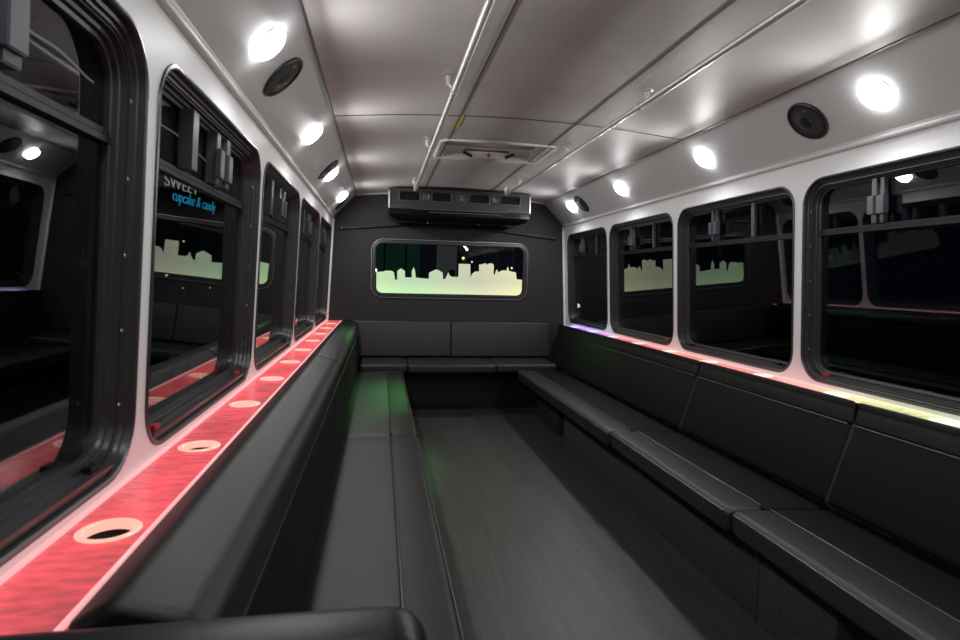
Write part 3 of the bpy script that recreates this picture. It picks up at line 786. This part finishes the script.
# little green running light strip under the front lip
bm = bmesh.new(); box(bm, -0.25, 0.40, AY - 0.001, AY + 0.012, 1.778, 1.781); finish(bm, 'indicator_strip', emis('green_glow', (0.25, 0.5, 0.08), 0.09), root)
for tgt, e_ in (((-0.74, 4.2, 0.45), GREEN_W), ((1.02, 4.5, 0.72), GREEN_W * 0.35)):  # added green lamps with no visible source, tinting the far seats
    ld = bpy.data.lights.new('green_fill', 'AREA'); ld.shape = 'RECTANGLE'; ld.size = 0.10; ld.size_y = 0.03; ld.energy = e_; ld.color = (0.18, 1.0, 0.22); ld.spread = math.radians(38)
    lo_ = bpy.data.objects.new('green_fill', ld); C.objects.link(lo_); lo_.location = (-0.25 if tgt[0] < 0 else 0.25, AY + 0.07, 1.692)
    lo_.rotation_euler = (Vector(tgt) - lo_.location).to_track_quat('-Z', 'Y').to_euler()
    lo_.parent = root; lo_.matrix_parent_inverse = Matrix.Translation(-root.location)

# thin black rods on the rear wall either side of the unit
for x0, z0, x1, z1, side in ((-1.02, 1.640, -0.36, 1.700, 'left'), (0.17, 1.695, 1.0, 1.618, 'right')):
    root = empty('wall_rod', (x0, D - 0.02, z0)); tag(root, 'thin black rod slanting along the rear wall %s of the air conditioner' % side, 'rod', 'rods on the rear wall')
    bm = bmesh.new(); tube(bm, [(x0, D - 0.022, z0), (x1, D - 0.022, z1)], 0.008, 10); finish(bm, 'rod', M_black, root)
    for x, z in ((x0, z0), (x1, z1)):
        bm = bmesh.new(); box(bm, x - 0.012, x + 0.012, D - 0.030, D - 0.001, z - 0.012, z + 0.012, 0.003); finish(bm, 'end_bracket', M_black, root)

# ------------------------------------------------------------------ grab rails
def rail(x, y0, y1, brs, label, bx):
    root = empty('grab_rail', (x, y0, 1.93)); tag(root, label, 'grab rail', 'steel grab rails under the ceiling')
    bm = bmesh.new(); tube(bm, [(x, y0, 1.93), (x, y1 - 0.05, 1.93), (x, y1 - 0.015, 1.94), (x, y1, 1.97), (x, y1, ceil_z(x))], 0.0125, 14); finish(bm, 'rail_tube', M_metal, root)
    for y in brs:
        zc = ceil_z(bx)
        bm = bmesh.new(); disc_on(bm, (bx, y, zc), (0, 0, -1), [(0.022, -0.001), (0.022, 0.004), (0.016, 0.008), (0.009, 0.010), (0.008, 0.03), (0.006, 0.045), (0, 0.046)], 20)
        tube(bm, [(bx, y, zc - 0.036), (x, y, 1.932)], 0.006, 8)
        o = finish(bm, 'bracket', M_metal, root)
        bm = bmesh.new(); tube(bm, [(x, y - 0.014, 1.93), (x, y + 0.014, 1.93)], 0.0155, 14); finish(bm, 'clamp_ring', M_metal, o)
    bm = bmesh.new(); tube(bm, [(x, 2.62, 1.93), (x, 2.64, 1.93)], 0.0145, 14); finish(bm, 'joint_sleeve', M_metal, root)
rail(-0.386, -1.4, 5.02, (0.2, 1.27, 2.34, 3.42, 4.80), 'left of the two long steel grab rails hung under the ceiling', -0.412)
rail(0.386, -1.4, 5.02, (0.2, 1.27, 2.34, 3.40, 4.60), 'right of the two long steel grab rails hung under the ceiling', 0.415)

# ------------------------------------------------------------------ roof hatch
root = empty('roof_hatch', (0.02, 3.7, 2.0)); tag(root, 'pale roof escape hatch recessed in the ceiling between the grab rails', 'roof hatch')
hx, hy = (HX0 + HX1) / 2, (HY0 + HY1) / 2; hw_, hd_ = (HX1 - HX0) / 2, (HY1 - HY0) / 2
bm = bmesh.new()
loops = [[bm.verts.new((hx + p, hy + q, ceil_z(hx + p) + e)) for p, q in rrect(hw_ + d, hd_ + d, 0.045, 6)] for d, e in ((0.030, -0.001), (0.028, -0.009), (0.018, -0.011), (0.012, -0.004), (-0.004, -0.004), (-0.006, 0.0), (-0.012, 0.085), (0.03, 0.085), (0.03, 0.01))]
loopfaces(bm, loops, ring=True); finish(bm, 'hatch_frame', mat('pale_hatch_plastic', (0.70, 0.70, 0.66), 0.35), root)
bm = bmesh.new()
loops = [[bm.verts.new((hx + p, hy + q, z)) for p, q in rrect(hw_ + d, hd_ + d, 0.05, 6)] for d, z in ((0.0, 2.085), (0.0, 2.078), (-0.10, 2.066), (-0.115, 2.060))]
loopfaces(bm, loops, cap0=True, cap1=True); lid = finish(bm, 'hatch_lid', M_beige, root)
bm = bmesh.new(); box(bm, hx - 0.15, hx + 0.15, HY1 - 0.016, HY1 - 0.013, 2.048, 2.060); finish(bm, 'instruction_label', M_label, root)
bm = bmesh.new(); tube(bm, [(hx - 0.10, HY1 - 0.03, 2.012), (hx + 0.12, HY1 - 0.03, 2.012)], 0.010, 10); hb = finish(bm, 'release_bar', M_white, root)
for s_ in (-1, 1):
    bm = bmesh.new(); tube(bm, [(hx + 0.01 + s_ * 0.11, HY1 - 0.032, 2.010), (hx + 0.01 + s_ * 0.17, HY1 - 0.032, 2.036)], 0.010, 8); finish(bm, 'bar_bracket', M_black, root)
bm = bmesh.new(); disc_on(bm, (hx + 0.01, HY1 - 0.045, 2.022), (0, -1, 0), [(0.013, -0.01), (0.013, 0.006), (0.010, 0.012), (0, 0.013)], 20); finish(bm, 'red_knob', M_red, root)
bm = bmesh.new(); box(bm, -0.279, -0.265, 2.92, 3.16, ceil_z(0.27) - 0.0035, ceil_z(0.27) - 0.001); tag(finish(bm, 'sticker', M_yellow, smooth=False), 'narrow yellow sticker on the ceiling joint before the hatch', 'sticker')

# ------------------------------------------------------------------ outside
bm = bmesh.new(); box(bm, -40, 40, -10, 60, -0.85, -0.80); o = structure('ground', bm, M_asphalt, smooth=False)
# shop front across the pavement on the left, carrying a neon sign
root = empty('shop_front', (-4.2, 12, -0.8)); tag(root, 'dim dark shop front seen through the left windows behind the neon sign', 'building')
ang = math.radians(7)
def L2W(s, z, off=0.0):
    p0 = Vector((-3.5, 8.78)); d = Vector((math.sin(ang), math.cos(ang))); nn = Vector((math.cos(ang), -math.sin(ang)))
    q = p0 + d * s - nn * off; return Vector((q.x, q.y, z))
def slab(bm, s0, s1, z0, z1, o0, o1):
    vs = [bm.verts.new(L2W(s, z, o_)) for s in (s0, s1) for o_ in (o0, o1) for z in (z0, z1)]
    for q in ((0, 1, 3, 2), (4, 6, 7, 5), (0, 4, 5, 1), (2, 3, 7, 6), (0, 2, 6, 4), (1, 5, 7, 3)): bm.faces.new([vs[i] for i in q])
bm = bmesh.new(); slab(bm, -6, 9, -0.8, 5, 0.5, 0.9); finish(bm, 'facade', M_facade, root, smooth=False)
bm = bmesh.new(); slab(bm, -6, 9, 1.55, 1.62, 0.3, 0.5); slab(bm, -6, 9, 1.05, 1.08, 0.35, 0.5); finish(bm, 'ledge_band', M_facade, root, smooth=False)
for k in range(6):
    bm = bmesh.new(); slab(bm, -5 + k * 2.2, -3.2 + k * 2.2, 0.0, 1.45, 0.47, 0.505); finish(bm, 'shop_window', M_gloss, root, smooth=False)
def sign(txt, s0, z0, size, col, st, label, ital=0.0, sx=1.0, tilt=0.0, off=0.0):
    cu = bpy.data.curves.new('sign_text', 'FONT'); cu.body = txt; cu.size = size; cu.extrude = 0.006; cu.shear = ital; cu.offset = -0.0045 * size / 0.24
    cu.materials.append(emis('neon_' + txt[:2], col, st))
    o = bpy.data.objects.new('neon_sign', cu); C.objects.link(o)
    o.location = L2W(s0, z0, off); o.rotation_euler = (PI / 2, -tilt, PI / 2 - ang); o.scale = (sx, 1, 1)
    dg = bpy.context.evaluated_depsgraph_get(); me = bpy.data.meshes.new_from_object(o.evaluated_get(dg))
    o2 = bpy.data.objects.new('neon_sign', me); o2.matrix_world = o.matrix_basis.copy(); C.objects.link(o2)
    o2.location = o.location; o2.rotation_euler = o.rotation_euler; o2.scale = o.scale
    bpy.data.objects.remove(o)
    tag(o2, label, 'neon sign')
sign('SWEET', -0.34, 2.345, 0.23, (0.9, 0.85, 0.75), 0.9, 'white capital letter neon sign outside above the blue one', 0.0, 1.45, 0.0, -0.06)
sign('cupcake & candy', 0.0, 2.19, 0.235, (0.04, 0.5, 0.85), 1.3, 'small blue cursive neon sign outside the second left window', 0.3, 0.92)
# overhead cable standing in for a bright reflection in the left window glass
bm = bmesh.new()
pts = [(-1.5, y, z) for y, z in ((-0.5, 1.80), (0.6, 1.775), (1.3, 1.79), (1.60, 1.772), (1.74, 1.776), (1.83, 1.766), (1.93, 1.752), (2.06, 1.762), (2.25, 1.768), (2.45, 1.765), (2.70, 1.769), (2.98, 1.750), (3.18, 1.736), (3.6, 1.75), (5.2, 1.76))]
sm = []
for i in range(len(pts) - 1):
    p0, p1, p2, p3 = [Vector(pts[min(max(j, 0), len(pts) - 1)]) for j in (i - 1, i, i + 1, i + 2)]
    for k in range(4):
        t = k / 4; sm.append(0.5 * ((2 * p1) + (p2 - p0) * t + (2 * p0 - 5 * p1 + 4 * p2 - p3) * t * t + (3 * p1 - p0 - 3 * p2 + p3) * t ** 3))
tube(bm, sm, 0.0035, 6); tag(finish(bm, 'streak', M_streak), 'thin wavy white cable standing in for a reflection along the tops of the left windows', 'streak')
# street lamps and small lights
def street_lamp(x, y, z, r, col, st, label):
    root = empty('street_lamp', (x, y, -0.8)); tag(root, label, 'street lamp', 'distant lamps in the dark street')
    bm = bmesh.new(); tube(bm, [(x, y + 0.12, -0.8), (x, y + 0.12, z)], 0.025, 8); tube(bm, [(x, y + 0.12, z), (x, y, z + r)], 0.02, 6); finish(bm, 'post', M_black, root)
    bm = bmesh.new(); bmesh.ops.create_uvsphere(bm, u_segments=12, v_segments=8, radius=r, matrix=Matrix.Translation((x, y, z))); finish(bm, 'globe', emis('globe_light', col, st), root)
street_lamp(-0.775, 12, 1.344, 0.035, (1, 1, 1), 9, 'white street lamp at the left edge of the rear window')
street_lamp(1.072, 12, 1.815, 0.024, (1, 1, 1), 6, 'highest street lamp seen through the rear window')
street_lamp(1.014, 12.1, 1.637, 0.028, (1, 0.55, 0.25), 3, 'orange street lamp above the tall block in the rear window')
street_lamp(1.182, 12, 1.561, 0.018, (0.9, 0.9, 1), 1.5, 'faint pale lamp right of the orange one in the rear window')
street_lamp(2.02, 12, 1.46, 0.02, (1, 0.9, 0.5), 2, 'yellowish lamp at the right end of the rear window')
street_lamp(-3.05, 7.18, 1.165, 0.014, (1, 0.6, 0.4), 2, 'leftmost tiny warm lamp below the skyline reflection, left windows')
street_lamp(-2.9, 7.26, 1.02, 0.008, (1, 0.8, 0.6), 2, 'middle tiny lamp below the skyline reflection, left windows')
street_lamp(-2.75, 7.79, 1.02, 0.008, (1, 0.8, 0.6), 2, 'rightmost tiny lamp below the skyline reflection, left windows')
street_lamp(4.0, 13.5, 0.64, 0.05, (1, 0.6, 0.6), 5, 'tiny pinkish lamp in the farthest right window')
# buildings behind the bus
root = empty('building', (0, 16, -0.8)); tag(root, 'dark green building across the street behind the rear window', 'building')
bm = bmesh.new(); box(bm, -2.0, 0.25, 14, 16, -0.8, 4.5); finish(bm, 'wall', mat('dark_green_wall', (0.012, 0.05, 0.04), 0.7, emit=(0.05, 0.25, 0.18), es=0.05, vary=((1.5, 1.5, 1.5), 0.6)), root, smooth=False)  # faint emission puts light on this wall into its material
for k in range(4):
    bm = bmesh.new(); box(bm, -1.6 + k * 0.5, -1.56 + k * 0.5, 13.93, 14, -0.8, 4.2); finish(bm, 'drainpipe', M_stile, root, smooth=False)
root = empty('building', (0.6, 13, -0.8)); tag(root, 'grey building with a door behind the middle of the rear window', 'building')
bm = bmesh.new(); box(bm, 0.64, 0.97, 12.8, 14, -0.8, 4.0); finish(bm, 'wall', mat('grey_wall', (0.1, 0.1, 0.105), 0.7, emit=(0.25, 0.25, 0.27), es=0.12), root, smooth=False)  # wall glows by itself in place of light falling on it
bm = bmesh.new(); box(bm, 0.80, 0.93, 12.76, 12.8, -0.8, 1.4); finish(bm, 'door', M_black, root, smooth=False)
